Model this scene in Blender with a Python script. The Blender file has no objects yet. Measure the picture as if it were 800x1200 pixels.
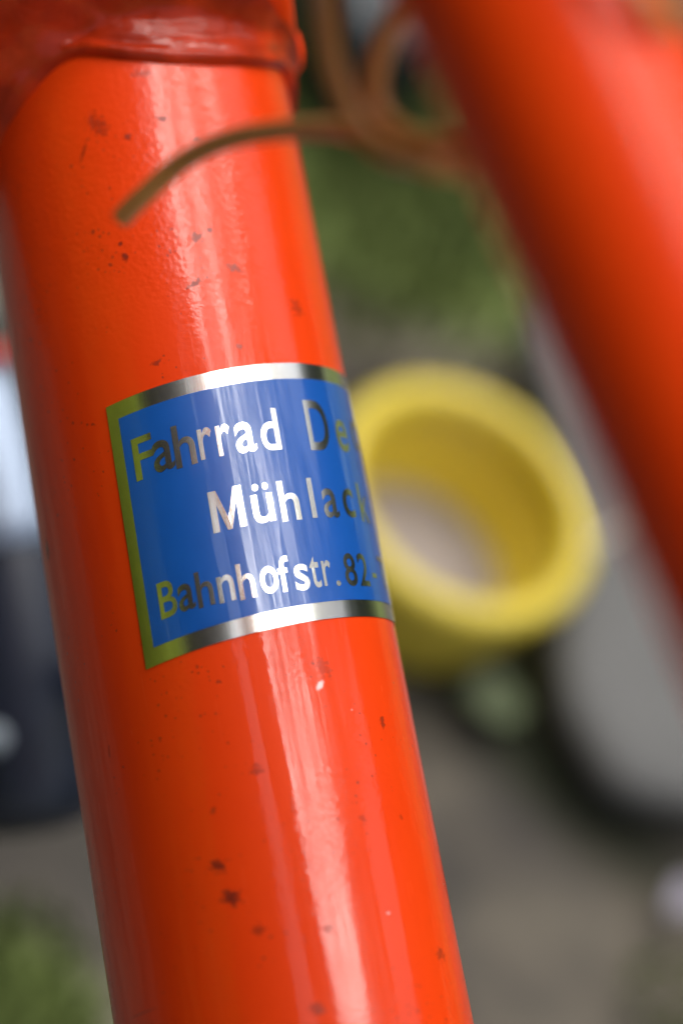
import bpy, bmesh, math, random
from mathutils import Vector, Matrix, noise

random.seed(7)
S = bpy.context.scene
COL = S.collection

# ------------------------------------------------------------------ camera, sky, sun, exposure
K = 2823.0                      # focal length in pixels of an 800 x 1200 picture
UP = Vector((0.40, 0.52, 0.755)).normalized()      # world up, seen in the camera's own axes
YW = (Vector((0, 0, -1)) - UP * (-UP.z)).normalized()
XW = YW.cross(UP)
M = Matrix((XW, YW, UP))        # camera axes -> world axes
H = 0.355                       # the lens is 36 cm above the ground
CAM = Vector((0, 0, H))

cam_d = bpy.data.cameras.new('camera')
cam = bpy.data.objects.new('camera', cam_d)
COL.objects.link(cam)
cam.matrix_world = Matrix.Translation(CAM) @ M.to_4x4()
cam_d.sensor_fit = 'VERTICAL'
cam_d.sensor_height = 36.0
cam_d.sensor_width = 24.0
cam_d.lens = 36.0 * K / 1200.0
cam_d.clip_start = 0.005
cam_d.clip_end = 400.0
cam_d.dof.use_dof = True
cam_d.dof.focus_distance = 0.2185
cam_d.dof.aperture_fstop = 9.6
S.camera = cam

SUN_AZ, SUN_EL = math.radians(-10), math.radians(70)      # towards the bright part of the sky
SUN_W = Vector((math.sin(SUN_AZ) * math.cos(SUN_EL), math.cos(SUN_AZ) * math.cos(SUN_EL), math.sin(SUN_EL)))
w = bpy.data.worlds.new('World')
S.world = w
w.use_nodes = True
wn = w.node_tree.nodes
sky = wn.new('ShaderNodeTexSky')
sky.sky_type = 'NISHITA'
sky.sun_disc = False
sky.sun_elevation = SUN_EL
sky.sun_rotation = math.atan2(SUN_W.x, SUN_W.y)
sky.air_density = 1.0
sky.dust_density = 6.0
sky.ozone_density = 1.0
hs = wn.new('ShaderNodeHueSaturation')
hs.inputs['Saturation'].default_value = 0.38
w.node_tree.links.new(sky.outputs[0], hs.inputs['Color'])
w.node_tree.links.new(hs.outputs[0], wn['Background'].inputs['Color'])
wn['Background'].inputs['Strength'].default_value = 0.07

sd = bpy.data.lights.new('sun', 'SUN')
sd.energy = 1.5
sd.angle = math.radians(42)
sd.color = (1.0, 0.96, 0.9)
sun = bpy.data.objects.new('sun', sd)
COL.objects.link(sun)
sun.rotation_euler = SUN_W.to_track_quat('Z', 'Y').to_euler()

S.view_settings.view_transform = 'Standard'
S.view_settings.look = 'None'
S.view_settings.gamma = 1.0
S.view_settings.exposure = 1.68
S.view_settings.use_curve_mapping = False
S.render.engine = 'CYCLES'
S.cycles.max_bounces = 6
S.cycles.diffuse_bounces = 3
S.cycles.glossy_bounces = 3
S.cycles.caustics_reflective = False
S.cycles.caustics_refractive = False


def at(x, y, depth):
    """world point that the 800 x 1200 picture shows at (x, y), DEPTH metres in front of the lens"""
    return CAM + M @ Vector(((x - 400) / K * depth, (600 - y) / K * depth, -depth))


def on_ground(x, y, z=0.0):
    d = M @ Vector(((x - 400) / K, (600 - y) / K, -1))
    t = (z - H) / d.z
    return CAM + d * t


# ------------------------------------------------------------------ materials
def mat(name):
    m = bpy.data.materials.new(name)
    m.use_nodes = True
    return m, m.node_tree, m.node_tree.nodes['Principled BSDF']


def N(nt, kind, **kw):
    n = nt.nodes.new(kind)
    for k_, v in kw.items():
        if k_ in n.inputs:
            n.inputs[k_].default_value = v
        else:
            setattr(n, k_, v)
    return n


def L(nt, a, b):
    nt.links.new(a, b)


def mth(nt, op, a, b=None, c=None):
    n = nt.nodes.new('ShaderNodeMath')
    n.operation = op
    for i, v in enumerate((a, b, c)):
        if v is None:
            continue
        if isinstance(v, (int, float)):
            n.inputs[i].default_value = v
        else:
            nt.links.new(v, n.inputs[i])
    return n.outputs[0]


def ramp(nt, fac, lo, hi):
    n = nt.nodes.new('ShaderNodeMapRange')
    n.interpolation_type = 'SMOOTHSTEP'
    n.inputs['From Min'].default_value = lo
    n.inputs['From Max'].default_value = hi
    nt.links.new(fac, n.inputs['Value'])
    return n.outputs[0]


def mix(nt, fac, a, b):
    n = nt.nodes.new('ShaderNodeMix')
    n.data_type = 'RGBA'
    if isinstance(fac, (int, float)):
        n.inputs[0].default_value = fac
    else:
        nt.links.new(fac, n.inputs[0])
    for s, v in ((6, a), (7, b)):
        if isinstance(v, tuple):
            n.inputs[s].default_value = (*v, 1)
        else:
            nt.links.new(v, n.inputs[s])
    return n.outputs[2]


def plain(name, col, rough=0.5, coat=0.0, noise_amt=0.15, scale=60.0, metal=0.0):
    m, nt, b = mat(name)
    tc = N(nt, 'ShaderNodeTexCoord')
    nz = N(nt, 'ShaderNodeTexNoise', Scale=scale, Detail=5.0)
    L(nt, tc.outputs['Object'], nz.inputs['Vector'])
    lo = tuple(c * (1 - noise_amt) for c in col)
    hi = tuple(min(1, c * (1 + noise_amt)) for c in col)
    L(nt, mix(nt, nz.outputs['Fac'], lo, hi), b.inputs['Base Color'])
    b.inputs['Roughness'].default_value = rough
    b.inputs['Coat Weight'].default_value = coat
    b.inputs['Coat Roughness'].default_value = 0.08
    b.inputs['Metallic'].default_value = metal
    return m


ORANGE = (0.82, 0.050, 0.003)


def paint_material(name, spots=(), flecks=(), peel=1.0, uv=True, speck=True, lump=0.0, shade_tint=0.0):
    """orange enamel: orange-peel relief, dirt specks, chips; coordinates are millimetres along the surface"""
    m, nt, b = mat(name)
    if uv:
        u_ = N(nt, 'ShaderNodeUVMap')
        vec = u_.outputs[0]
    else:
        tc = N(nt, 'ShaderNodeTexCoord')
        mp = N(nt, 'ShaderNodeMapping')
        mp.inputs['Scale'].default_value = (1000, 1000, 1000)
        L(nt, tc.outputs['Object'], mp.inputs['Vector'])
        vec = mp.outputs[0]
    # slow colour drift of the old paint
    n0 = N(nt, 'ShaderNodeTexNoise', Scale=0.09, Detail=3.0)
    L(nt, vec, n0.inputs['Vector'])
    col = mix(nt, n0.outputs['Fac'], (ORANGE[0] * 0.93, ORANGE[1] * 0.86, ORANGE[2]), (ORANGE[0] * 1.0, ORANGE[1] * 1.14, ORANGE[2] * 1.2))
    dark = None
    if speck:
        # small dirt specks gathered in patches
        patch = N(nt, 'ShaderNodeTexNoise', Scale=0.11, Detail=2.0)
        L(nt, vec, patch.inputs['Vector'])
        for sc, lo, hi, rad in ((0.9, 0.46, 0.62, 0.20), (2.2, 0.40, 0.60, 0.30)):
            wob = N(nt, 'ShaderNodeTexNoise', Scale=3.2, Detail=3.0)
            L(nt, vec, wob.inputs['Vector'])
            add = N(nt, 'ShaderNodeVectorMath', operation='MULTIPLY_ADD')
            L(nt, wob.outputs['Color'], add.inputs[0])
            add.inputs[1].default_value = (0.34, 0.34, 0)
            L(nt, vec, add.inputs[2])
            vo = N(nt, 'ShaderNodeTexVoronoi', Scale=sc)
            L(nt, add.outputs[0], vo.inputs['Vector'])
            sep = N(nt, 'ShaderNodeSeparateColor')
            L(nt, vo.outputs['Color'], sep.inputs[0])
            # every cell its own size; most are too small to show
            size = mth(nt, 'MULTIPLY', mth(nt, 'POWER', sep.outputs[0], 3.0), rad)
            size = mth(nt, 'MULTIPLY', size, ramp(nt, patch.outputs['Fac'], lo, hi))
            d = mth(nt, 'SUBTRACT', size, vo.outputs['Distance'])
            f = mth(nt, 'MULTIPLY', ramp(nt, d, -0.02, 0.035), ramp(nt, size, 0.015, 0.06))
            f = mth(nt, 'MULTIPLY', f, 0.6)
            dark = f if dark is None else mth(nt, 'MAXIMUM', dark, f)
    sepv = N(nt, 'ShaderNodeSeparateXYZ')
    L(nt, vec, sepv.inputs[0])

    nz = N(nt, 'ShaderNodeTexNoise', Scale=2.6, Detail=3.0)
    L(nt, vec, nz.inputs['Vector'])
    rag_c = mth(nt, 'SUBTRACT', nz.outputs['Fac'], 0.5)

    def blob(u0, v0, ru, rv, ang, amount, ragged):
        du = mth(nt, 'SUBTRACT', sepv.outputs[0], u0)
        dv = mth(nt, 'SUBTRACT', sepv.outputs[1], v0)
        ca, sa = math.cos(ang), math.sin(ang)
        x = mth(nt, 'DIVIDE', mth(nt, 'ADD', mth(nt, 'MULTIPLY', du, ca), mth(nt, 'MULTIPLY', dv, sa)), ru)
        y = mth(nt, 'DIVIDE', mth(nt, 'SUBTRACT', mth(nt, 'MULTIPLY', dv, ca), mth(nt, 'MULTIPLY', du, sa)), rv)
        r = mth(nt, 'SQRT', mth(nt, 'ADD', mth(nt, 'MULTIPLY', x, x), mth(nt, 'MULTIPLY', y, y)))
        if ragged:
            r = mth(nt, 'ADD', r, mth(nt, 'MULTIPLY', rag_c, ragged))
        n = N(nt, 'ShaderNodeMapRange')
        n.interpolation_type = 'SMOOTHSTEP'
        n.inputs['From Min'].default_value = 1.15
        n.inputs['From Max'].default_value = 0.45
        L(nt, r, n.inputs['Value'])
        return mth(nt, 'MULTIPLY', n.outputs[0], amount)

    for s in spots:
        f = blob(*s)
        dark = f if dark is None else mth(nt, 'MAXIMUM', dark, f)
    if dark is not None:
        col = mix(nt, dark, col, (0.035, 0.006, 0.005))
    for s in flecks:
        col = mix(nt, blob(*s), col, (0.78, 0.76, 0.74))
    if shade_tint:
        gz = N(nt, 'ShaderNodeTexNoise', Scale=0.22, Detail=5.0)
        L(nt, vec, gz.inputs['Vector'])
        col = mix(nt, mth(nt, 'MULTIPLY', ramp(nt, gz.outputs['Fac'], -0.1, 0.75), shade_tint), col, (0.11, 0.010, 0.006))  # shade from above, painted into the weld colour as patchy dark red-brown
    L(nt, col, b.inputs['Base Color'])
    b.inputs['Roughness'].default_value = 0.42
    b.inputs['Specular IOR Level'].default_value = 0.1
    b.inputs['Coat Weight'].default_value = 0.75
    b.inputs['Coat IOR'].default_value = 1.45
    # gloss: fairly even enamel with duller, scuffed areas
    n1 = N(nt, 'ShaderNodeTexNoise', Scale=0.16, Detail=4.0)
    L(nt, vec, n1.inputs['Vector'])
    ro = mth(nt, 'ADD', mth(nt, 'MULTIPLY', ramp(nt, n1.outputs['Fac'], 0.42, 0.68), 0.09), 0.035)
    if speck:
        for ang, sc in ((0.5, (7.0, 0.10, 1)), (-0.9, (8.0, 0.14, 1))):
            mp = N(nt, 'ShaderNodeMapping')
            mp.inputs['Rotation'].default_value = (0, 0, ang)
            mp.inputs['Scale'].default_value = sc
            L(nt, vec, mp.inputs['Vector'])
            sn = N(nt, 'ShaderNodeTexNoise', Scale=0.6, Detail=1.0)
            L(nt, mp.outputs[0], sn.inputs['Vector'])
            ro = mth(nt, 'ADD', ro, mth(nt, 'MULTIPLY', ramp(nt, sn.outputs['Fac'], 0.66, 0.72), 0.16))
    if dark is not None:
        ro = mth(nt, 'ADD', ro, mth(nt, 'MULTIPLY', dark, 0.4))
    L(nt, ro, b.inputs['Coat Roughness'])
    # orange peel
    p1 = N(nt, 'ShaderNodeTexNoise', Scale=1.9, Detail=2.0)
    L(nt, vec, p1.inputs['Vector'])
    p2 = N(nt, 'ShaderNodeTexNoise', Scale=0.55, Detail=1.0)
    L(nt, vec, p2.inputs['Vector'])
    area = N(nt, 'ShaderNodeTexNoise', Scale=0.055, Detail=1.0)
    L(nt, vec, area.inputs['Vector'])
    amt = mth(nt, 'ADD', mth(nt, 'MULTIPLY', ramp(nt, area.outputs['Fac'], 0.40, 0.62), 0.85), 0.18)
    if uv and speck:
        amt = mth(nt, 'ADD', amt, mth(nt, 'MULTIPLY', ramp(nt, sepv.outputs[1], -84.0, -96.0), 1.1))
    hgt = mth(nt, 'MULTIPLY', mth(nt, 'ADD', p1.outputs['Fac'], mth(nt, 'MULTIPLY', p2.outputs['Fac'], 0.9)), amt)
    if lump:
        p3 = N(nt, 'ShaderNodeTexNoise', Scale=0.35, Detail=4.0)
        L(nt, vec, p3.inputs['Vector'])
        hgt = mth(nt, 'ADD', hgt, mth(nt, 'MULTIPLY', p3.outputs['Fac'], lump))
    bp = N(nt, 'ShaderNodeBump')
    bp.inputs['Strength'].default_value = 1.0
    bp.inputs['Distance'].default_value = 0.00003 * peel
    L(nt, hgt, bp.inputs['Height'])
    L(nt, bp.outputs[0], b.inputs['Coat Normal'])
    L(nt, bp.outputs[0], b.inputs['Normal'])
    return m


def foil_material():
    m, nt, b = mat('brushed_foil')
    u_ = N(nt, 'ShaderNodeUVMap')
    mp = N(nt, 'ShaderNodeMapping')
    mp.inputs['Scale'].default_value = (6.0, 0.12, 1)
    L(nt, u_.outputs[0], mp.inputs['Vector'])
    nz = N(nt, 'ShaderNodeTexNoise', Scale=1.0, Detail=3.0)
    L(nt, mp.outputs[0], nz.inputs['Vector'])
    L(nt, mix(nt, nz.outputs['Fac'], (0.80, 0.80, 0.76), (0.92, 0.91, 0.87)), b.inputs['Base Color'])
    b.inputs['Metallic'].default_value = 1.0
    ro = mth(nt, 'ADD', mth(nt, 'MULTIPLY', nz.outputs['Fac'], 0.10), 0.15)
    L(nt, ro, b.inputs['Roughness'])
    bp = N(nt, 'ShaderNodeBump')
    bp.inputs['Strength'].default_value = 0.5
    bp.inputs['Distance'].default_value = 0.000006
    L(nt, nz.outputs['Fac'], bp.inputs['Height'])
    L(nt, bp.outputs[0], b.inputs['Normal'])
    return m


def blue_material():
    m, nt, b = mat('blue_print')
    u_ = N(nt, 'ShaderNodeUVMap')
    nz = N(nt, 'ShaderNodeTexNoise', Scale=0.25, Detail=3.0)
    L(nt, u_.outputs[0], nz.inputs['Vector'])
    L(nt, mix(nt, nz.outputs['Fac'], (0.002, 0.076, 0.36), (0.003, 0.094, 0.43)), b.inputs['Base Color'])
    b.inputs['Roughness'].default_value = 0.35
    b.inputs['Coat Weight'].default_value = 1.0
    wr = N(nt, 'ShaderNodeTexNoise', Scale=0.5, Detail=6.0)
    L(nt, u_.outputs[0], wr.inputs['Vector'])
    L(nt, mth(nt, 'ADD', mth(nt, 'MULTIPLY', ramp(nt, wr.outputs['Fac'], 0.45, 0.75), 0.10), 0.03), b.inputs['Coat Roughness'])
    b.inputs['Coat IOR'].default_value = 1.5
    # faint ripples along the tube and tiny bubbles under the film
    mp = N(nt, 'ShaderNodeMapping')
    mp.inputs['Scale'].default_value = (0.55, 0.05, 1)
    L(nt, u_.outputs[0], mp.inputs['Vector'])
    rp = N(nt, 'ShaderNodeTexNoise', Scale=1.0, Detail=2.0)
    L(nt, mp.outputs[0], rp.inputs['Vector'])
    vo = N(nt, 'ShaderNodeTexVoronoi', Scale=0.7)
    L(nt, u_.outputs[0], vo.inputs['Vector'])
    sep = N(nt, 'ShaderNodeSeparateColor')
    L(nt, vo.outputs['Color'], sep.inputs[0])
    size = mth(nt, 'MULTIPLY', mth(nt, 'POWER', sep.outputs[1], 4.0), 0.11)
    bub = ramp(nt, mth(nt, 'SUBTRACT', size, vo.outputs['Distance']), 0.0, 0.05)
    h = mth(nt, 'ADD', mth(nt, 'MULTIPLY', rp.outputs['Fac'], 1.6), mth(nt, 'MULTIPLY', bub, 0.8))
    bp = N(nt, 'ShaderNodeBump')
    bp.inputs['Strength'].default_value = 1.0
    bp.inputs['Distance'].default_value = 0.00004
    L(nt, h, bp.inputs['Height'])
    L(nt, bp.outputs[0], b.inputs['Coat Normal'])
    return m


# ------------------------------------------------------------------ helpers
def link(name, me, m=None, parent=None, smooth=True):
    o = bpy.data.objects.new(name, me)
    COL.objects.link(o)
    if m:
        me.materials.append(m)
    if smooth:
        me.polygons.foreach_set('use_smooth', [True] * len(me.polygons))
    if parent is not None:
        o.parent = parent
        o.matrix_parent_inverse = parent.matrix_world.inverted()
    return o


def empty(name, loc):
    o = bpy.data.objects.new(name, None)
    COL.objects.link(o)
    o.location = loc
    o.matrix_world = Matrix.Translation(loc)
    o.empty_display_size = 0.01
    return o


def tag(o, label=None, cat=None, kind=None, group=None):
    for k_, v in (('label', label), ('category', cat), ('kind', kind), ('group', group)):
        if v:
            o[k_] = v
    return o


def mesh(name, vs, fs, uvs=None):
    me = bpy.data.meshes.new(name)
    me.from_pydata([tuple(v) for v in vs], [], fs)
    if uvs:
        lay = me.uv_layers.new(name='UVMap')
        for lp in me.loops:
            lay.data[lp.index].uv = uvs[lp.vertex_index]
    me.update()
    return me


def cyl(name, A, B, r0, r1, m, parent=None, seg=96, rings=40, bevel=0.001):
    """tube wall from A to B with closed, softly bevelled ends and a millimetre UV"""
    ax = (B - A)
    ln = ax.length
    ax.normalize()
    e1 = ax.orthogonal().normalized()
    e2 = ax.cross(e1)
    prof = [(0.0, r0 - bevel), (bevel * 0.3, r0 - bevel * 0.3), (bevel, r0)]
    prof += [(bevel + (ln - 2 * bevel) * i / rings, r0 + (r1 - r0) * i / rings) for i in range(1, rings)]
    prof += [(ln - bevel, r1), (ln - bevel * 0.3, r1 - bevel * 0.3), (ln, r1 - bevel)]
    vs, fs, uv = [], [], []
    for t, r in prof:
        for j in range(seg + 1):
            a = 2 * math.pi * j / seg
            vs.append(A + ax * t + (e1 * math.cos(a) + e2 * math.sin(a)) * r)
            uv.append((a * r0 * 1000, t * 1000))
    n = seg + 1
    for i in range(len(prof) - 1):
        for j in range(seg):
            fs.append((i * n + j, i * n + j + 1, (i + 1) * n + j + 1, (i + 1) * n + j))
    fs.append(tuple(range(seg - 1, -1, -1)))
    o = (len(prof) - 1) * n
    fs.append(tuple(o + j for j in range(seg)))
    me = mesh(name, vs, fs, uv)
    bm = bmesh.new()
    bm.from_mesh(me)
    bmesh.ops.remove_doubles(bm, verts=bm.verts, dist=1e-7)
    bmesh.ops.recalc_face_normals(bm, faces=bm.faces)
    bm.to_mesh(me)
    bm.free()
    return link(name, me, m, parent)


def lathe(name, base, axis, prof, m, parent=None, seg=72, wob=0.0):
    """PROF: (height, radius) in metres from BASE along AXIS"""
    axis = axis.normalized()
    e1 = axis.orthogonal().normalized()
    e2 = axis.cross(e1)
    vs, fs = [], []
    for i, (h, r) in enumerate(prof):
        for j in range(seg):
            a = 2 * math.pi * j / seg
            rr = r * (1 + wob * noise.noise(Vector((math.cos(a) * 2, math.sin(a) * 2, h * 60))))
            vs.append(base + axis * h + (e1 * math.cos(a) + e2 * math.sin(a)) * rr)
    for i in range(len(prof) - 1):
        for j in range(seg):
            k2 = (j + 1) % seg
            fs.append((i * seg + j, i * seg + k2, (i + 1) * seg + k2, (i + 1) * seg + j))
    me = mesh(name, vs, fs)
    bm = bmesh.new()
    bm.from_mesh(me)
    bmesh.ops.remove_doubles(bm, verts=bm.verts, dist=1e-7)
    bmesh.ops.recalc_face_normals(bm, faces=bm.faces)
    bm.to_mesh(me)
    bm.free()
    return link(name, me, m, parent)


def sweep(name, pts, rad, m, parent=None, seg=14, sub=10, lump=0.0):
    """round bar along a smooth line through PTS; RAD a number or one per point"""
    if isinstance(rad, (int, float)):
        rad = [rad] * len(pts)
    P, Rr = [], []
    n = len(pts)
    for i in range(n - 1):
        p0, p1, p2, p3 = pts[max(i - 1, 0)], pts[i], pts[i + 1], pts[min(i + 2, n - 1)]
        for s in range(sub):
            t = s / sub
            P.append(0.5 * ((2 * p1) + (p2 - p0) * t + (2 * p0 - 5 * p1 + 4 * p2 - p3) * t * t + (3 * p1 - p0 - 3 * p2 + p3) * t ** 3))
            Rr.append(rad[i] * (1 - t) + rad[i + 1] * t)
    P.append(pts[-1])
    Rr.append(rad[-1])
    vs, fs = [], []
    e = None
    for i, p in enumerate(P):
        tan = (P[min(i + 1, len(P) - 1)] - P[max(i - 1, 0)]).normalized()
        e = tan.orthogonal().normalized() if e is None else (e - tan * e.dot(tan)).normalized()
        f = tan.cross(e)
        for j in range(seg):
            a = 2 * math.pi * j / seg
            v = e * math.cos(a) + f * math.sin(a)
            r = Rr[i]
            if lump:
                r *= 1 + lump * noise.noise((p + v * r) * 420) + lump * 0.6 * noise.noise((p + v * r) * 1100)
            vs.append(p + v * r)
    for i in range(len(P) - 1):
        for j in range(seg):
            k2 = (j + 1) % seg
            fs.append((i * seg + j, i * seg + k2, (i + 1) * seg + k2, (i + 1) * seg + j))
    fs.append(tuple(range(seg - 1, -1, -1)))
    o = (len(P) - 1) * seg
    fs.append(tuple(o + j for j in range(seg)))
    return link(name, mesh(name, vs, fs), m, parent)


# ------------------------------------------------------------------ the tube in focus: its axis and surface coordinates
TR = 0.016
D_C = Vector((0.18200112, -0.93361684, 0.30860199)).normalized()
Q_C = Vector((1.91408770e-04, -6.95873257e-02, -2.10636149e-01))
D = (M @ D_C).normalized()                   # along the tube, downwards in the picture
Q = CAM + M @ Q_C                            # the point of the axis nearest the lens
PM = (M @ -Q_C).normalized()                 # out of the tube, towards the lens
PR = D.cross(PM).normalized()                # out of the tube, to the right
if (M.transposed() @ PR).x < 0:
    PR = -PR


def surf(s, a, lift=0.0):
    """s millimetres round the tube from the side facing the lens, a millimetres along it"""
    th = s * 0.001 / TR
    n = PM * math.cos(th) + PR * math.sin(th)
    return Q + D * (a * 0.001) + n * (TR + lift), n


def hit(x, y, R=TR):
    """where the line of sight of a pixel meets the tube: (s, a) in millimetres"""
    r = M @ Vector(((x - 400) / K, (600 - y) / K, -1))
    q = Q - CAM
    q = q - D * q.dot(D)
    rp = r - D * r.dot(D)
    A_, B_, C_ = rp.dot(rp), -2 * rp.dot(q), q.dot(q) - R * R
    t = (-B_ - math.sqrt(max(0, B_ * B_ - 4 * A_ * C_))) / (2 * A_)
    P = r * t
    n = P - q - D * (P - q).dot(D)
    return math.atan2(n.dot(PR), n.dot(PM)) * TR * 1000, (P - (Q - CAM)).dot(D) * 1000


def spot(x, y, rx, ry, ang=0.0, amount=0.75, ragged=1.2):
    s, a = hit(x, y)
    return (s, a, rx, ry, ang, amount * 0.85, ragged * 1.5)


# ------------------------------------------------------------------ ground
def ground_material():
    m, nt, b = mat('earth_and_lawn')
    tc = N(nt, 'ShaderNodeTexCoord')
    v = tc.outputs['Object']
    n1 = N(nt, 'ShaderNodeTexNoise', Scale=9.0, Detail=6.0)
    L(nt, v, n1.inputs['Vector'])
    n2 = N(nt, 'ShaderNodeTexNoise', Scale=70.0, Detail=6.0)
    L(nt, v, n2.inputs['Vector'])
    n3 = N(nt, 'ShaderNodeTexNoise', Scale=26.0, Detail=3.0)
    L(nt, v, n3.inputs['Vector'])
    earth = mix(nt, ramp(nt, n3.outputs['Fac'], 0.32, 0.68), (0.050, 0.044, 0.042), (0.175, 0.150, 0.118))
    earth = mix(nt, mth(nt, 'MULTIPLY', n2.outputs['Fac'], 0.5), earth, (0.10, 0.095, 0.075))
    lawn = mix(nt, n2.outputs['Fac'], (0.12, 0.16, 0.045), (0.17, 0.21, 0.065))
    def far(c, rx, ry, ang, wob):
        # distance from a ground point in units of an ellipse, with a ragged edge
        mp = N(nt, 'ShaderNodeMapping')
        mp.vector_type = 'TEXTURE'
        mp.inputs['Location'].default_value = (c.x, c.y, 0)
        mp.inputs['Rotation'].default_value = (0, 0, ang)
        mp.inputs['Scale'].default_value = (rx, ry, 1)
        L(nt, v, mp.inputs['Vector'])
        ln = N(nt, 'ShaderNodeVectorMath', operation='LENGTH')
        L(nt, mp.outputs[0], ln.inputs[0])
        return mth(nt, 'ADD', ln.outputs['Value'], mth(nt, 'MULTIPLY', mth(nt, 'SUBTRACT', n1.outputs['Fac'], 0.5), wob))

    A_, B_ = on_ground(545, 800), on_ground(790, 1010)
    slab_shadow = far((A_ + B_) / 2, (B_ - A_).length * 0.6, 0.0105, math.atan2(B_.y - A_.y, B_.x - A_.x), 0.5)
    earth = mix(nt, ramp(nt, slab_shadow, 1.7, 0.2), earth, (0.022, 0.026, 0.014))  # the slab's contact shadow, painted into the earth as a dark band
    dark_ground = far(Vector((-0.62, -0.35, 0)), 0.42, 0.75, math.radians(35), 0.3)
    earth = mix(nt, ramp(nt, dark_ground, 1.1, 0.85), earth, (0.030, 0.024, 0.018))  # unseen dark ground, added so the tube's left edge mirrors dark
    g1 = ramp(nt, far(on_ground(520, 160), 0.068, 0.056, 0.3, 0.5), 1.1, 0.8)
    g2 = ramp(nt, far(on_ground(10, 1190), 0.02, 0.02, 0, 0.6), 1.1, 0.6)
    g3 = ramp(nt, far(Vector((-0.3, -0.2, 0)), 0.95, 0.95, 0, 0.3), 0.95, 1.1)
    green = mth(nt, 'MAXIMUM', mth(nt, 'MAXIMUM', g1, g2), g3)
    straw = mix(nt, ramp(nt, n3.outputs['Fac'], 0.35, 0.65), lawn, (0.15, 0.20, 0.06))
    L(nt, mix(nt, green, earth, straw), b.inputs['Base Color'])
    b.inputs['Roughness'].default_value = 0.95
    b.inputs['Specular IOR Level'].default_value = 0.2
    bp = N(nt, 'ShaderNodeBump')
    bp.inputs['Strength'].default_value = 0.6
    bp.inputs['Distance'].default_value = 0.004
    L(nt, n2.outputs['Fac'], bp.inputs['Height'])
    L(nt, bp.outputs[0], b.inputs['Normal'])
    return m


EARTH = on_ground(600, 960)
vs, fs = [], []
rings_ = [0, 0.04, 0.08, 0.12, 0.16, 0.2, 0.25, 0.3, 0.36, 0.44, 0.55, 0.7, 0.9, 1.2, 2, 4, 10, 30, 90, 250]
for i, r in enumerate(rings_):
    for j in range(64):
        a = 2 * math.pi * j / 64
        p = Vector((EARTH.x + r * math.cos(a), EARTH.y + r * math.sin(a), 0))
        p.z = (0.004 * noise.noise(p * 14) if r < 3 else 0.0) - 0.003
        vs.append(p)
for i in range(len(rings_) - 1):
    for j in range(64):
        k2 = (j + 1) % 64
        fs.append((i * 64 + j, (i + 1) * 64 + j, (i + 1) * 64 + k2, i * 64 + k2))
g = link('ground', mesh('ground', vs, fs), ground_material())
tag(g, 'bare brown earth giving way to lawn', 'ground', kind='structure')

# grass: blades over the lawn parts that lie near the frame
gm, gnt, gb = mat('grass_blade')
oi = N(gnt, 'ShaderNodeTexCoord')
gn = N(gnt, 'ShaderNodeTexNoise', Scale=45.0, Detail=2.0)
L(gnt, oi.outputs['Object'], gn.inputs['Vector'])
L(gnt, mix(gnt, ramp(gnt, gn.outputs['Fac'], 0.3, 0.7), (0.13, 0.175, 0.05), (0.18, 0.23, 0.07)), gb.inputs['Base Color'])
gb.inputs['Roughness'].default_value = 0.55
vs, fs = [], []


def blades(cx, cy, rad, count, hmin, hmax):
    c = on_ground(cx, cy)
    for _ in range(count):
        a, r = random.random() * 6.283, rad * math.sqrt(random.random())
        p = Vector((c.x + r * math.cos(a), c.y + r * math.sin(a), -0.002))
        h = random.uniform(hmin, hmax)
        t = random.random() * 6.283
        side = Vector((math.cos(t), math.sin(t), 0)) * random.uniform(0.0008, 0.0016)
        lean = Vector((random.uniform(-1, 1), random.uniform(-1, 1), 0)) * h * 0.6
        i = len(vs)
        vs.extend([p - side, p + side, p + Vector((0, 0, h * 0.6)) + lean * 0.35 + side * 0.8, p + Vector((0, 0, h * 0.6)) + lean * 0.35 - side * 0.8, p + Vector((0, 0, h)) + lean])
        fs.extend([(i, i + 1, i + 2, i + 3), (i + 3, i + 2, i + 4)])


blades(430, 220, 0.0369, 420, 0.0030, 0.0078)
blades(560, 180, 0.0443, 480, 0.0030, 0.0078)
blades(480, 370, 0.0221, 90, 0.0024, 0.0054)
blades(15, 1160, 0.0172, 180, 0.0030, 0.0066)
blades(800, 1190, 0.0123, 72, 0.0024, 0.0060)
blades(640, 790, 0.0098, 36, 0.0018, 0.0042)
blades(720, 60, 0.0369, 300, 0.0030, 0.0072)
for _ in range(26):
    a_ = random.random() * 6.283
    c_ = Vector((-0.3, -0.2, 0)) + Vector((math.cos(a_), math.sin(a_), 0)) * random.uniform(0.95, 1.5)
    q_ = M.transposed() @ (c_ - CAM)
    blades(400 + q_.x / -q_.z * K, 600 - q_.y / -q_.z * K, 0.12, 350, 0.02, 0.05)
gr = link('grass', mesh('grass', vs, fs), gm)
tag(gr, 'short green grass growing round the bare earth', 'grass', kind='stuff')

# ------------------------------------------------------------------ unseen trees, bushes and wall, added to shade and mirror in the enamel
leaf_m, lnt, lb = mat('tree_leaf')
lt = N(lnt, 'ShaderNodeTexCoord')
lz = N(lnt, 'ShaderNodeTexNoise', Scale=1.6, Detail=2.0)
L(lnt, lt.outputs['Object'], lz.inputs['Vector'])
L(lnt, mix(lnt, lz.outputs['Fac'], (0.030, 0.055, 0.010), (0.075, 0.12, 0.020)), lb.inputs['Base Color'])
lb.inputs['Roughness'].default_value = 0.6
lime_m = plain('lime_leaf', (0.52, 0.60, 0.05), rough=0.6, noise_amt=0.35, scale=3.0)
bark_m = plain('bark', (0.09, 0.07, 0.055), rough=0.9, noise_amt=0.4, scale=20)


def polar(az, dist, z=0.0):
    az = math.radians(az)
    return Vector((math.sin(az) * dist, math.cos(az) * dist, z))


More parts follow.
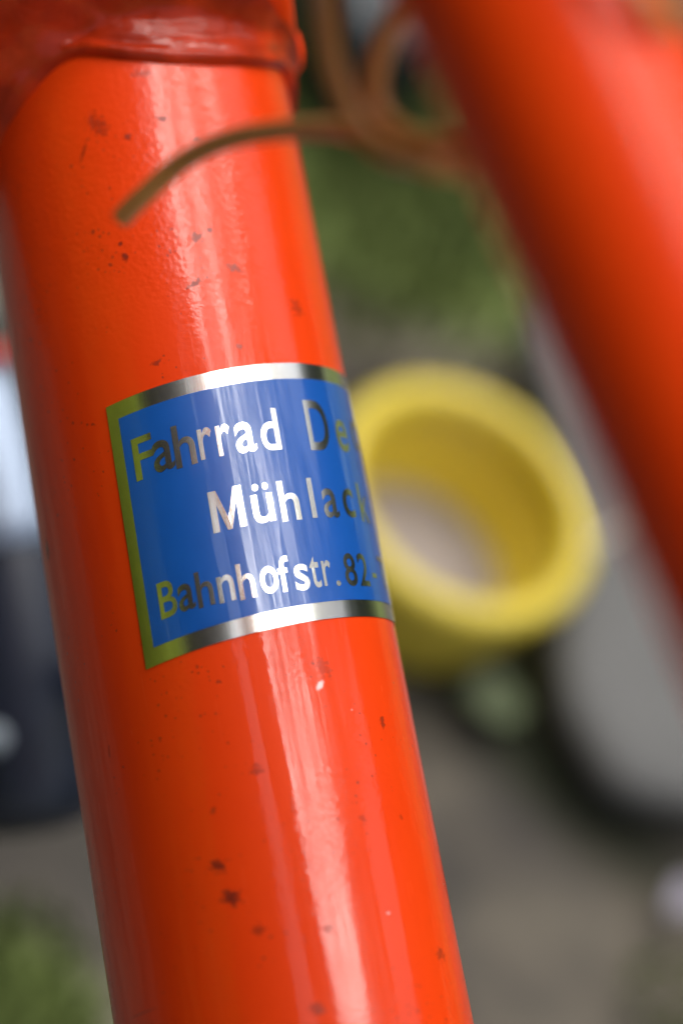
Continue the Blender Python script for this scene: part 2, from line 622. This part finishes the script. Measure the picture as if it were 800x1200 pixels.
def foliage(name, centre, rad, count, size, m, parent, gap=0.0, shell=0.35):
    """leaf-sized faces spread through an uneven crown"""
    vs, fs = [], []
    n = 0
    while n < count:
        v = Vector((random.uniform(-1, 1), random.uniform(-1, 1), random.uniform(-1, 1)))
        q = v.length
        if q > 1 or q < shell:
            continue
        if noise.noise(v * 2.6 + centre) < gap - 0.25 or q > 0.82 + 0.3 * noise.noise(v * 3 + centre):
            continue
        p = centre + Vector((v.x * rad[0], v.y * rad[1], v.z * rad[2]))
        a = Vector((random.gauss(0, 1), random.gauss(0, 1), random.gauss(0, 0.6))).normalized()
        b = a.orthogonal().normalized()
        b = (b * math.cos(n) + a.cross(b) * math.sin(n))
        ln = size * random.uniform(0.6, 1.3)
        i = len(vs)
        vs.extend([p - a * ln * 0.5, p + b * ln * 0.28 + a * ln * 0.05, p + a * ln * 0.5, p - b * ln * 0.28 + a * ln * 0.05])
        fs.append((i, i + 1, i + 2, i + 3))
        n += 1
    return link(name, mesh(name, vs, fs), m, parent, smooth=False)


def tree(label, foot, top, rad, count, size, m, gap=0.0):
    t = empty('tree', foot)
    tag(t, label, 'tree')
    k1 = foot + (top - foot) * 0.45 + Vector((0.08, -0.05, 0))
    sweep('trunk', [foot - Vector((0, 0, 0.05)), k1, top], [0.11, 0.08, 0.03], bark_m, t, seg=12, sub=6, lump=0.05)
    for i in range(6):
        a = i * 1.05 + 0.3
        e = top + Vector((math.cos(a) * rad[0] * 0.7, math.sin(a) * rad[1] * 0.7, rad[2] * random.uniform(-0.3, 0.5)))
        sweep('branch', [k1, (k1 + e) / 2 + Vector((0, 0, 0.15)), e], [0.045, 0.03, 0.01], bark_m, t, seg=8, sub=5)
    foliage('crown', top, rad, count, size, m, t, gap)
    return t


def bush(label, foot, rad, count, size, m):
    t = empty('bush', foot)
    tag(t, label, 'bush')
    sweep('stem', [foot - Vector((0, 0, 0.03)), foot + Vector((0.02, 0.01, rad[2] * 0.5)), foot + Vector((0.03, -0.02, rad[2]))], [0.03, 0.022, 0.01], bark_m, t, seg=8, sub=4)
    foliage('foliage', foot + Vector((0, 0, rad[2] * 0.95)), rad, count, size, m, t, gap=-0.2, shell=0.3)
    return t


HA = polar(-125 + 90, 1.0)
HN = polar(-125, 1.0)
wood_m = plain('dark_stained_wood', (0.018, 0.012, 0.009), rough=0.75, noise_amt=0.5, scale=7)
wood_m.node_tree.nodes['Principled BSDF'].inputs['Specular IOR Level'].default_value = 0.08
blocker = empty('blocker_wall', HN * 1.05)  # unseen wall, added to block sky and darken the tube's left side
tag(blocker, 'tall dark plank wall out of view, added to darken the left side', 'wall')
for k_ in range(44):
    u = (k_ - 21.5) * 0.15
    bm = bmesh.new()
    bmesh.ops.create_cube(bm, size=1.0)
    for v in bm.verts:
        v.co = HN * (1.05 + 0.012 * (k_ % 2) + v.co.y * 0.022) + HA * (u + v.co.x * 0.146) + Vector((0, 0, 1.5 + v.co.z * (3.0 + 0.01 * (k_ % 3))))
    bmesh.ops.bevel(bm, geom=bm.edges[:], offset=0.004, segments=1, affect='EDGES')
    me = bpy.data.meshes.new('plank')
    bm.to_mesh(me)
    bm.free()
    link('plank', me, wood_m, blocker, smooth=False)
for k_, (off, lab) in enumerate(((-0.9, 'behind the camera'), (0.0, 'beside the dark casing'), (0.9, 'beyond the cross tube'))):
    bush('low lime green bush out of view, added to tint the foil, ' + lab, HN * 0.78 + HA * off, (0.2, 0.5, 0.40), 3000, 0.06, lime_m)  # added out of view to give the foil's left edge a lime reflection
tree('thin leafed tree out of view, added to dapple the sun', polar(-38, 2.3), polar(-8, 1.55, 4.2), (1.5, 1.5, 0.9), 1500, 0.16, leaf_m, gap=0.1)  # crown added out of view to dim and streak the sun's reflection
tree('slender tree out of view, added to break up reflections', polar(27, 3.2), polar(28, 2.9, 4.15), (1.35, 1.35, 1.0), 1500, 0.15, leaf_m, gap=0.2)  # added out of view to break up the sky mirrored in the tube
for az_, lab in ((-22, 'leftmost, behind the cross tube'), (6, 'behind the wire loops'), (32, 'behind the yellow pot and slab'), (58, 'behind the sloping tube'), (84, 'rightmost of the row')):
    bush('dense dark green bush out of view, added to darken reflections, ' + lab, polar(az_, 3.0), (0.95, 0.95, 0.98), 4200, 0.17, leaf_m)['group'] = 'added dark bushes out of view'  # row added out of view to darken what the tube's right side mirrors

# ------------------------------------------------------------------ bicycle frame
spots = [
    spot(255, 1015, 0.75, 0.6, 0.5, 0.85, 2.0), spot(271, 1052, 0.9, 0.75, 0.2, 0.9, 2.0), spot(302, 1090, 0.6, 0.5, 0, 0.55, 2.2),
    spot(385, 1088, 0.45, 0.5, 0, 0.45, 2.0), spot(448, 846, 0.35, 0.6, 0.2, 0.75, 1.5), spot(378, 782, 0.7, 1.1, -0.5, 0.35, 2.4),
    spot(372, 1183, 0.7, 0.6, 0, 0.6, 2.2), spot(516, 1118, 0.7, 0.7, 0.3, 0.6, 2.0), spot(300, 902, 0.6, 0.5, 0.4, 0.45, 2.2),
    spot(190, 139, 0.55, 0.38, 0.4, 0.9, 1.6), spot(231, 164, 0.4, 0.28, 0.0, 0.85, 1.4), spot(150, 160, 0.4, 0.35, 0.0, 0.8, 1.5),
    spot(114, 146, 0.9, 1.4, -0.5, 0.55, 2.4), spot(98, 178, 0.2, 1.3, 0.45, 0.6, 1.0), spot(275, 314, 0.75, 0.45, 0.2, 0.75, 2.0),
    spot(231, 278, 0.6, 0.55, 0.5, 0.8, 2.2), spot(246, 270, 0.35, 0.3, 0, 0.9, 1.4), spot(228, 332, 0.9, 0.3, -0.5, 0.8, 2.0),
    spot(147, 301, 0.35, 0.45, 0, 0.9, 1.6), spot(141, 286, 0.25, 0.25, 0, 0.9, 1.2), spot(348, 361, 0.9, 0.9, 0.4, 0.5, 2.6),
    spot(183, 425, 0.5, 0.3, -0.4, 0.7, 1.8), spot(280, 406, 0.35, 0.35, 0, 0.6, 1.6), spot(56, 645, 0.55, 1.2, 0.1, 0.95, 1.0),
    spot(425, 960, 0.4, 0.5, 0.3, 0.4, 2.2), spot(520, 995, 0.3, 0.4, 0, 0.45, 1.6), spot(470, 958, 0.25, 0.35, 0, 0.4, 1.6),
    spot(168, 1187, 2.6, 0.07, -0.02, 0.55, 0.1), spot(145, 1195, 0.07, 0.9, 0.0, 0.45, 0.1), spot(128, 880, 0.2, 0.9, 0.1, 0.35, 1.0),
    spot(343, 945, 0.12, 0.9, 0.1, 0.25, 0.8), spot(250, 950, 0.3, 0.3, 0, 0.5, 1.8), spot(165, 86, 1.2, 0.35, 0, 0.5, 2.4),
]
flecks = [spot(375, 803, 0.62, 0.30, -0.75, 0.95, 0.7), spot(455, 1070, 0.22, 0.16, 0, 0.5, 1.0), spot(412, 832, 0.15, 0.12, 0, 0.4, 1.0)]
paint = paint_material('orange_enamel', spots, flecks, peel=1.0)
paint_plain = paint_material('orange_enamel_plain', peel=0.8, speck=False)
paint_plain.node_tree.nodes['Principled BSDF'].inputs['Coat Weight'].default_value = 0.25
paint_weld = paint_material('orange_enamel_over_weld', peel=1.5, uv=False, speck=False, lump=0.5, shade_tint=0.7)
wp = paint_weld.node_tree.nodes['Principled BSDF']
wp.inputs['Coat Weight'].default_value = 0.4

frame = empty('bicycle_frame', Q + D * 0.03)
tag(frame, 'orange enamelled bicycle frame with dealer sticker on its tube', 'bicycle frame')

# main tube
vs, fs, uv = [], [], []
a_list = [-128 + i * 2.0 for i in range(0, 115)] + [110, 130, 160, 200, 260, 330]
SEG = 128
for a in a_list:
    for j in range(SEG + 1):
        s = (j / SEG - 0.5) * 2 * math.pi * TR * 1000
        vs.append(surf(s, a)[0])
        uv.append((s, a))
for i in range(len(a_list) - 1):
    for j in range(SEG):
        n = SEG + 1
        fs.append((i * n + j, i * n + j + 1, (i + 1) * n + j + 1, (i + 1) * n + j))
fs.append(tuple((len(a_list) - 1) * (SEG + 1) + j for j in range(SEG)))
me = mesh('main_tube', vs, fs, uv)
bm = bmesh.new()
bm.from_mesh(me)
bmesh.ops.remove_doubles(bm, verts=bm.verts, dist=1e-7)
bmesh.ops.recalc_face_normals(bm, faces=bm.faces)
bm.to_mesh(me)
bm.free()
o = link('main_tube', me, paint, frame)
o['label'] = 'straight orange tube with the blue sticker, dirt specks and chips'

# weld collar where the tube meets the cross tube: its lower edge runs level across the front and falls away at the left
edge = [hit(x, y) for x, y in ((0, 166), (18, 136), (40, 108), (64, 80), (92, 64), (150, 72), (200, 76), (250, 78), (300, 80), (328, 82))]
edge = [(-50.3, edge[0][1] + 3), (-34, edge[0][1] + 8), (-22, edge[0][1] + 6)] + edge + [(26, edge[-1][1] + 0.6), (50.3, edge[0][1] + 3)]
edge.sort()


def low(s):
    for (s0, a0), (s1, a1) in zip(edge, edge[1:]):
        if s0 <= s <= s1:
            t = (s - s0) / (s1 - s0)
            return a0 + (a1 - a0) * t
    return edge[-1][1]


def low_smooth(s):
    return sum(low(max(-50.2, min(50.2, s + d))) for d in (-1.2, -0.6, 0, 0.6, 1.2)) / 5


vs, fs = [], []
NS, NV = 260, 26
TOPA = hit(250, 20)[1]
for i in range(NS):
    s = -50.26 + 100.53 * i / NS
    b0 = low_smooth(s)
    for j in range(NV + 1):
        t = j / NV
        a = b0 + (TOPA - 1.5 - b0) * t
        left = max(0.0, min(1.0, (1.0 - s) / 9.0))
        left = left * left * (3 - 2 * left)
        # a rolled lip, a band nearly level with the tube, then the joint flares out; at the left it flares at once
        lip = 1.15 * min(1.0, t / 0.09) ** 0.5 * (1 - 0.30 * max(0, min(1, (t - 0.10) / 0.2)))
        start = 0.66 - 0.60 * left
        side = max(0.0, min(1.0, (s - 9.0) / 9.0))
        fil = (4.5 + 6.5 * left - 3.2 * side) * max(0, (t - start) / (1 - start)) ** (1.5 - 0.45 * left)
        p0, n = surf(s, a, 0)
        q = Vector((s, a, 0))
        nz = 0.16 * noise.noise(q * 0.30) + 0.07 * noise.noise(q * 0.9 + Vector((9, 3, 1)))
        nz += 0.34 * noise.noise(Vector((s * 0.10, (a - b0) * 0.85, 4.0))) + 0.12 * noise.noise(Vector((s * 0.30, (a - b0) * 2.0, 8.0)))   # runs along the seam
        r = -0.05 + lip + fil + nz * min(1, t / 0.08) * (1 + 1.2 * left)
        vs.append(p0 + n * r * 0.001)
for i in range(NS):
    k2 = (i + 1) % NS
    for j in range(NV):
        fs.append((i * (NV + 1) + j, k2 * (NV + 1) + j, k2 * (NV + 1) + j + 1, i * (NV + 1) + j + 1))
me = mesh('weld_collar', vs, fs)
bm = bmesh.new()
bm.from_mesh(me)
bmesh.ops.recalc_face_normals(bm, faces=bm.faces)
bm.to_mesh(me)
bm.free()
o = link('weld_collar', me, paint_weld, frame)
o['label'] = 'lumpy painted weld at the top of the tube'

# cross tube above the weld, brace at the upper left, sloping tube at the right, bolt head behind
cx = Q + D * ((TOPA - 18.8) * 0.001)
cyl('cross_tube', cx - PR * 0.085 - PM * 0.0, cx + PR * 0.0178, 0.0178, 0.0178, paint_plain, frame, bevel=0.0015)
lathe('bolt_head', at(322, 62, 0.252), (at(322, 62, 0.20) - at(322, 62, 0.252)) + PR * 0.01, [(-0.006, 0.0), (-0.006, 0.0030), (0.0, 0.0032), (0.0010, 0.0029), (0.0014, 0.0020), (0.0016, 0.0)], paint_plain, frame, seg=40)
T0, T1 = at(600, -54, 0.148), at(941, 696, 0.133)
dT = (T1 - T0).normalized()
o = cyl('sloping_tube', T0 - dT * 0.045, T1 + dT * 0.16, 0.0077, 0.0077, paint_plain, frame)
sR = (T0 - CAM).cross(dT).normalized()
if (M.transposed() @ sR).x < 0:
    sR = -sR
cyl('thin_stay', T0 - dT * 0.045 + sR * 0.0125, T1 + dT * 0.16 + sR * 0.0125, 0.0030, 0.0030, paint_plain, frame, seg=48)
o['label'] = 'orange frame tube sloping close to the lens at the right'

# ------------------------------------------------------------------ sticker on the main tube
foil = foil_material()
blue = blue_material()
sA, sB = hit(125, 478), hit(172, 785)
tC = hit(310, 427)
SKEW = (hit(380, 430)[1] - sA[1]) / (hit(380, 430)[0] - sA[0])     # the sticker sits slightly askew
WIDTH = 43.0
HGT = sB[1] - sA[1]
LEAN = (sB[0] - sA[0]) / HGT


def stk(x, y):
    """sticker coordinates in mm (from its upper left corner) -> s, a"""
    return sA[0] + x + LEAN * y, sA[1] + SKEW * x + y


def panel(name, x0, x1, y0, y1, lift, m, parent, corner=0.35, skirt=None):
    nx, ny = 120, 24
    vs, fs, uv, nr = [], [], [], []
    for i in range(nx + 1):
        for j in range(ny + 1):
            x = x0 + (x1 - x0) * i / nx
            y = y0 + (y1 - y0) * j / ny
            s, a = stk(x, y)
            lf = lift
            if skirt and (i in (0, nx) or j in (0, ny)):
                lf = skirt
            p, n = surf(s, a, lf)
            vs.append(p)
            nr.append(n)
            uv.append((s, a))
    for i in range(nx):
        for j in range(ny):
            k0 = i * (ny + 1) + j
            fs.append((k0, k0 + 1, k0 + ny + 2, k0 + ny + 1))
    me = mesh(name, vs, fs, uv)
    if (me.polygons[0].normal).dot(nr[0]) < 0:
        me.flip_normals()
    o = link(name, me, m, parent)
    me.normals_split_custom_set_from_vertices(nr)
    return o


sticker = panel('sticker', 0, WIDTH, 0, HGT, 0.00009, foil, frame)
sticker['label'] = 'blue dealer sticker with silver foil border and lettering'
BL, BT, BB = 1.10, 1.62, 1.62
panel('blue_field', BL, WIDTH - BL, BT, HGT - BB, 0.00013, blue, sticker)

FONT = bpy.data.fonts.load('<builtin>')


def glyph(ch, bold):
    cu = bpy.data.curves.new('glyph', 'FONT')
    cu.body = ch
    cu.font = FONT
    cu.size = 1.0
    cu.offset = bold
    cu.resolution_u = 6
    ob = bpy.data.objects.new('glyph', cu)
    me = bpy.data.meshes.new_from_object(ob)
    bpy.data.objects.remove(ob)
    bpy.data.curves.remove(cu)
    return me


CAPH = 0.729


def letter(ch, xpx, ypx, height, width, bold=0.013, ybase=0.0):
    """one foil letter: HEIGHT and WIDTH in mm, centred where the photograph shows pixel (xpx, ypx)"""
    bm = bmesh.new()
    if ch == 'M':
        t, q = 0.20, 0.24
        L_ = [(0, 0), (t, 0), (t, 0.66), (0.5 - 0.07, 0), (0.5 + 0.07, 0), (1 - t, 0.66), (1 - t, 0), (1, 0), (1, 1), (1 - q, 1), (0.5, 0.30), (q, 1), (0, 1)]
        V_ = [bm.verts.new((x, y, 0)) for x, y in L_]
        for f in ((0, 1, 2, 11, 12), (2, 3, 10, 11), (3, 4, 10), (4, 5, 9, 10), (5, 6, 7, 8, 9)):
            bm.faces.new([V_[i] for i in f])
    else:
        src = glyph(ch, bold)
        bm.from_mesh(src)
        bpy.data.meshes.remove(src)
    bmesh.ops.remove_doubles(bm, verts=bm.verts, dist=1e-5)
    xs = [v.co.x for v in bm.verts]
    ys = [v.co.y for v in bm.verts]
    x0, x1, y0, y1 = min(xs), max(xs), min(ys), max(ys)
    sc, ac = hit(xpx, ypx)
    for v in bm.verts:
        v.co.x = ((v.co.x - x0) / (x1 - x0) - 0.5) * width
        v.co.y = ((v.co.y - y0) / (y1 - y0) - 0.5) * height
        v.co.z = 0
    n = max(2, int(width / 0.22))
    for i in range(1, n):
        bmesh.ops.bisect_plane(bm, geom=bm.verts[:] + bm.edges[:] + bm.faces[:], plane_co=(-width / 2 + width * i / n, 0, 0), plane_no=(1, 0, 0))
    me = bpy.data.meshes.new('letter')
    bm.to_mesh(me)
    bm.free()
    lay = me.uv_layers.new(name='UVMap')
    nr = []
    uvs = []
    for v in me.vertices:
        x, y = v.co.x, v.co.y
        s, a = sc + x - LEAN * y, ac - y + SKEW * x
        p, nn = surf(s, a, 0.00016)
        v.co = p
        nr.append(nn)
        uvs.append((s, a))
    for lp in me.loops:
        lay.data[lp.index].uv = uvs[lp.vertex_index]
    me.update()
    if me.polygons[0].normal.dot(nr[me.polygons[0].vertices[0]]) < 0:
        me.flip_normals()
    o = link('letter', me, foil, sticker)
    me.normals_split_custom_set_from_vertices(nr)
    return o


# row 1 Fahrrad Deck(er), row 2 Muehlack(er), row 3 Bahnhofstr.82-T: centre pixel, height mm, width mm
for row in (
    (('F', 169, 536, 4.0, 1.75), ('a', 192, 534, 2.95, 1.75), ('h', 216, 522, 4.05, 1.75), ('r', 241, 520, 2.95, 1.15), ('r', 262, 516, 2.95, 1.15),
     ('a', 287, 513, 2.95, 1.75), ('d', 315, 504, 4.05, 1.75), ('D', 371, 499, 4.95, 2.7), ('e', 399, 511, 3.25, 2.0), ('c', 413.5, 511, 3.25, 1.9)),
    (('M', 266, 597, 3.85, 2.75), ('ü', 307, 590, 3.75, 1.85), ('h', 338, 587, 3.85, 1.85), ('l', 364, 584, 3.85, 0.52), ('a', 386, 590, 2.85, 1.85),
     ('c', 407, 590, 2.85, 1.75), ('k', 423.5, 590, 3.85, 1.9)),
    (('B', 197, 702, 3.3, 1.5), ('a', 219, 700, 2.45, 1.35), ('h', 240, 690, 3.3, 1.35), ('n', 265, 690, 2.45, 1.35), ('h', 288, 681, 3.3, 1.35),
     ('o', 315, 680, 2.5, 1.5), ('f', 332, 673, 3.3, 1.0), ('s', 353, 677, 2.45, 1.35), ('t', 368, 671, 2.95, 0.95), ('r', 382, 672, 2.4, 0.95),
     ('.', 395.5, 684, 0.52, 0.52), ('8', 409, 668, 3.15, 1.55), ('2', 424, 668, 3.15, 1.55), ('-', 437, 675, 0.45, 0.9), ('T', 446, 672, 3.2, 2.0)),
):
    for ch, x, y, hh, ww in row:
        letter(ch, x, y, hh * 1.02, ww * 1.12)

# ------------------------------------------------------------------ loose wire coiled round the sloping tube
wire_m, wnt, wb = mat('brown_wire_sleeve')
tcw = N(wnt, 'ShaderNodeTexCoord')
wz = N(wnt, 'ShaderNodeTexNoise', Scale=160.0, Detail=3.0)
L(wnt, tcw.outputs['Object'], wz.inputs['Vector'])
L(wnt, mix(wnt, wz.outputs['Fac'], (0.56, 0.235, 0.07), (0.70, 0.34, 0.11)), wb.inputs['Base Color'])
wb.inputs['Roughness'].default_value = 0.32
pts = [at(142, 256, 0.1925), at(168, 230, 0.191), at(214, 190, 0.189), at(268, 164, 0.185), at(330, 153, 0.180), at(400, 150, 0.173),
       at(445, 166, 0.165), at(500, 190, 0.159), at(560, 196, 0.163), at(640, 150, 0.162), at(730, 95, 0.158), at(778, 66, 0.148),
       at(790, 44, 0.140), at(760, -5, 0.137), at(700, -80, 0.137), at(600, -150, 0.145), at(450, -140, 0.160), at(385, -60, 0.161), at(382, 20, 0.163),
       at(393, 90, 0.164), at(425, 155, 0.164), at(480, 186, 0.161), at(560, 180, 0.159), at(660, 80, 0.159), at(690, -60, 0.161), at(600, -150, 0.163),
       at(540, -90, 0.164), at(470, 10, 0.165), at(440, 80, 0.165), at(446, 135, 0.165), at(492, 165, 0.163), at(560, 165, 0.160)]
wo = sweep('wire', pts, 0.00082, wire_m, seg=16, sub=10)
tag(wo, 'loose brown wire looped round the sloping tube, its end crossing the main tube', 'wire')

# ------------------------------------------------------------------ yellow pot on the ground
yel = plain('yellow_plastic', (0.76, 0.60, 0.060), rough=0.42, coat=0.2, noise_amt=0.06)
soil = plain('pot_bottom', (0.34, 0.30, 0.30), rough=0.8, noise_amt=0.25, scale=160)
pc = at(549, 580, 0.45)
base = Vector((pc.x, pc.y, -0.003))
hp = pc.z + 0.003
pot = empty('yellow_pot', base)
tag(pot, 'small round yellow plastic pot with thick rim standing on the earth', 'pot')
ro_, ri_ = 0.0276, 0.0217
prof = [(0.0, 0.0), (0.0, ro_ * 0.80), (0.0015, ro_ * 0.83), (hp * 0.35, ro_ * 0.88), (hp * 0.72, ro_ * 0.95)]
lathe('wall', base, Vector((0, 0, 1)), prof + [(hp * 0.80, ro_ * 0.92), (hp * 0.80, ri_ * 1.1), (hp * 0.80, ri_ * 1.04), (hp * 0.5, ri_ * 1.0), (0.0015, ri_ * 0.90), (0.0015, 0.0)], yel, pot)
rim = []
rw, rc = (ro_ - ri_) / 2, (ro_ + ri_) / 2
for i in range(25):
    a = 2 * math.pi * i / 24
    rim.append((hp - 0.0034 + 0.0034 * math.sin(a), rc + rw * math.cos(a)))
lathe('rim', base, Vector((0, 0, 1)), rim, yel, pot)
lathe('pot_bottom', base, Vector((0, 0, 1)), [(0.0030, ri_ * 0.895), (0.0034, ri_ * 0.6), (0.0036, 0.0)], soil, pot)

# ------------------------------------------------------------------ grey stone slab at the right
stone_m = plain('grey_stone', (0.14, 0.14, 0.137), rough=0.85, noise_amt=0.25, scale=50)


def slab(name, corners, z0, z1, m, rnd=0.006, parent=None, under=1.6):
    """rounded block over a ground polygon"""
    c = sum(corners, Vector()) / len(corners)
    poly = []
    n = len(corners)
    for i in range(n):
        p, q, r = corners[i - 1], corners[i], corners[(i + 1) % n]
        for t in range(7):
            u = t / 6
            A_ = q + (p - q) * 0.28
            B_ = q + (r - q) * 0.28
            poly.append(A_ * (1 - u) ** 2 + q * 2 * u * (1 - u) + B_ * u * u)
    prof = [(0.0, -rnd * under), (0.3, -rnd * under * 0.85), (0.55, -rnd * 0.5), (0.68, 0.0), (0.8, -rnd * 0.12), (0.93, -rnd * 0.5), (1.0, -rnd * 1.6), (1.02, -rnd * 4)]
    vs, fs = [], []
    for t, ins in prof:
        for p in poly:
            dv = (c - p)
            v = p + dv.normalized() * (-ins)
            v = Vector((v.x, v.y, z0 + (z1 - z0) * t))
            v += Vector((1, 1, 0.5)) * 0.0015 * noise.noise(v * 70)
            vs.append(v)
    m_ = len(poly)
    for i in range(len(prof) - 1):
        for j in range(m_):
            k2 = (j + 1) % m_
            fs.append((i * m_ + j, i * m_ + k2, (i + 1) * m_ + k2, (i + 1) * m_ + j))
    fs.append(tuple(range(m_ - 1, -1, -1)))
    fs.append(tuple((len(prof) - 1) * m_ + j for j in range(m_)))
    return link(name, mesh(name, vs, fs), m, parent)


st = slab('stone_slab', [on_ground(*p, 0.014) for p in ((615, 330), (668, 560), (655, 800), (730, 925), (900, 950), (1150, 700), (900, 280))], -0.004, 0.014, stone_m, rnd=0.003, under=1.5)
tag(st, 'pale grey stone slab lying behind the yellow pot at the right', 'stone')

# dark crate behind the wire, at the top
dk = plain('dark_slate_plastic', (0.022, 0.030, 0.036), rough=0.5, noise_amt=0.15)
ct = slab('dark_block', [on_ground(*p, 0.0) for p in ((320, 150), (520, 155), (560, -260), (300, -260))], -0.003, 0.03, dk, rnd=0.003)
tag(ct, 'dark slate block on the grass behind the wire loops', 'block')

# ------------------------------------------------------------------ dark casing at the left, behind the main tube
navy = plain('navy_gloss', (0.008, 0.013, 0.030), rough=0.4, coat=0.1, noise_amt=0.1)
red = plain('red_plastic', (0.42, 0.008, 0.006), rough=0.35, coat=0.5, noise_amt=0.05)
pale = plain('pale_mark', (0.28, 0.33, 0.38), rough=0.5, noise_amt=0.1)
c0, c1 = at(30, 974, 0.330), at(-28, 432, 0.332)
ax = (c1 - c0)
hl = ax.length
root = empty('casing', c0)
tag(root, 'glossy dark navy casing half hidden behind the left side of the tube', 'casing')
r_ = 0.0126
prof = [(0.0, 0.0), (0.0, r_ * 0.55), (0.0010, r_ * 0.74), (0.003, r_ * 0.90), (0.007, r_ * 1.0), (hl * 0.35, r_ * 1.0)]
prof += [(hl * (0.35 + 0.65 * k_ / 10), r_ * (1.0 - 0.62 * (k_ / 10) ** 2.0)) for k_ in range(1, 11)] + [(hl, 0.0)]
lathe('shell', c0, ax, prof, navy, root)
sh = prof[-8:-1]
lathe('shoulder', c0, ax, [(sh[0][0] - 0.0006, sh[0][1] * 0.98)] + [(h_, q_ + 0.0004) for h_, q_ in sh] + [(hl + 0.0004, 0.0)], plain('satin_metal', (0.30, 0.36, 0.46), rough=0.5, metal=1.0, noise_amt=0.04), root)
lathe('neck', c0 + ax, ax, [(-0.001, 0.0), (-0.001, r_ * 0.40), (0.0026, r_ * 0.42), (0.0030, r_ * 0.36), (0.0030, 0.0)], red, root)
lathe('cap', c0 + ax, ax, [(0.0028, 0.0), (0.0028, r_ * 0.36), (0.007, r_ * 0.36), (0.008, r_ * 0.3), (0.008, 0.0)], dk, root)
sweep('bracket', [at(112, 800, 0.327), at(150, 790, 0.300), Q - D * 0.050 - PM * (TR - 0.001)], 0.003, dk, root, seg=12, sub=4)
sc_ = at(-4, 864, 0.3182)
lathe('screw', sc_, CAM - sc_, [(-0.002, 0.0), (-0.002, 0.0022), (0.0003, 0.0022), (0.0007, 0.0016), (0.0008, 0.0)], pale, root, seg=32)

# ------------------------------------------------------------------ small things on the ground
def leaf(name, c, ln, wd, ang, m, label, cat):
    vs, fs = [], []
    for i in range(9):
        t = i / 8
        ww = wd * math.sin(math.pi * min(1, t * 0.96 + 0.02)) ** 0.8
        for j in range(5):
            x, y = (t - 0.5) * ln, ww * (j / 4 - 0.5)
            z = 0.004 + 0.15 * abs(y) + 0.0012 * math.sin(t * 5) + 0.0
            p = Vector((x * math.cos(ang) - y * math.sin(ang), x * math.sin(ang) + y * math.cos(ang), z))
            vs.append(Vector((c.x, c.y, 0)) + p)
    for i in range(8):
        for j in range(4):
            fs.append((i * 5 + j, i * 5 + j + 1, (i + 1) * 5 + j + 1, (i + 1) * 5 + j))
    o = link(name, mesh(name, vs, fs), m)
    sm = o.modifiers.new('thickness', 'SOLIDIFY')
    sm.thickness = 0.0004
    return tag(o, label, cat)


leaf('leaf', on_ground(568, 832), 0.014, 0.012, 0.6, plain('pale_leaf', (0.12, 0.15, 0.075), 0.5, noise_amt=0.15), 'single pale green leaf on the earth below the yellow pot', 'leaf')
leaf('petal', on_ground(792, 1062), 0.012, 0.007, 1.2, plain('pale_petal', (0.30, 0.28, 0.34), 0.6, noise_amt=0.1), 'pale lilac petal on the earth at the lower right', 'petal')
stick = sweep('stalk', [at(688, 642, 0.437), at(722, 622, 0.447), at(760, 602, 0.457), on_ground(806, 586, 0.0146)], 0.0007, plain('dry_stalk', (0.55, 0.5, 0.42), 0.7), seg=10, sub=4)
tag(stick, 'thin pale stalk between the yellow pot and the sloping tube', 'stalk')
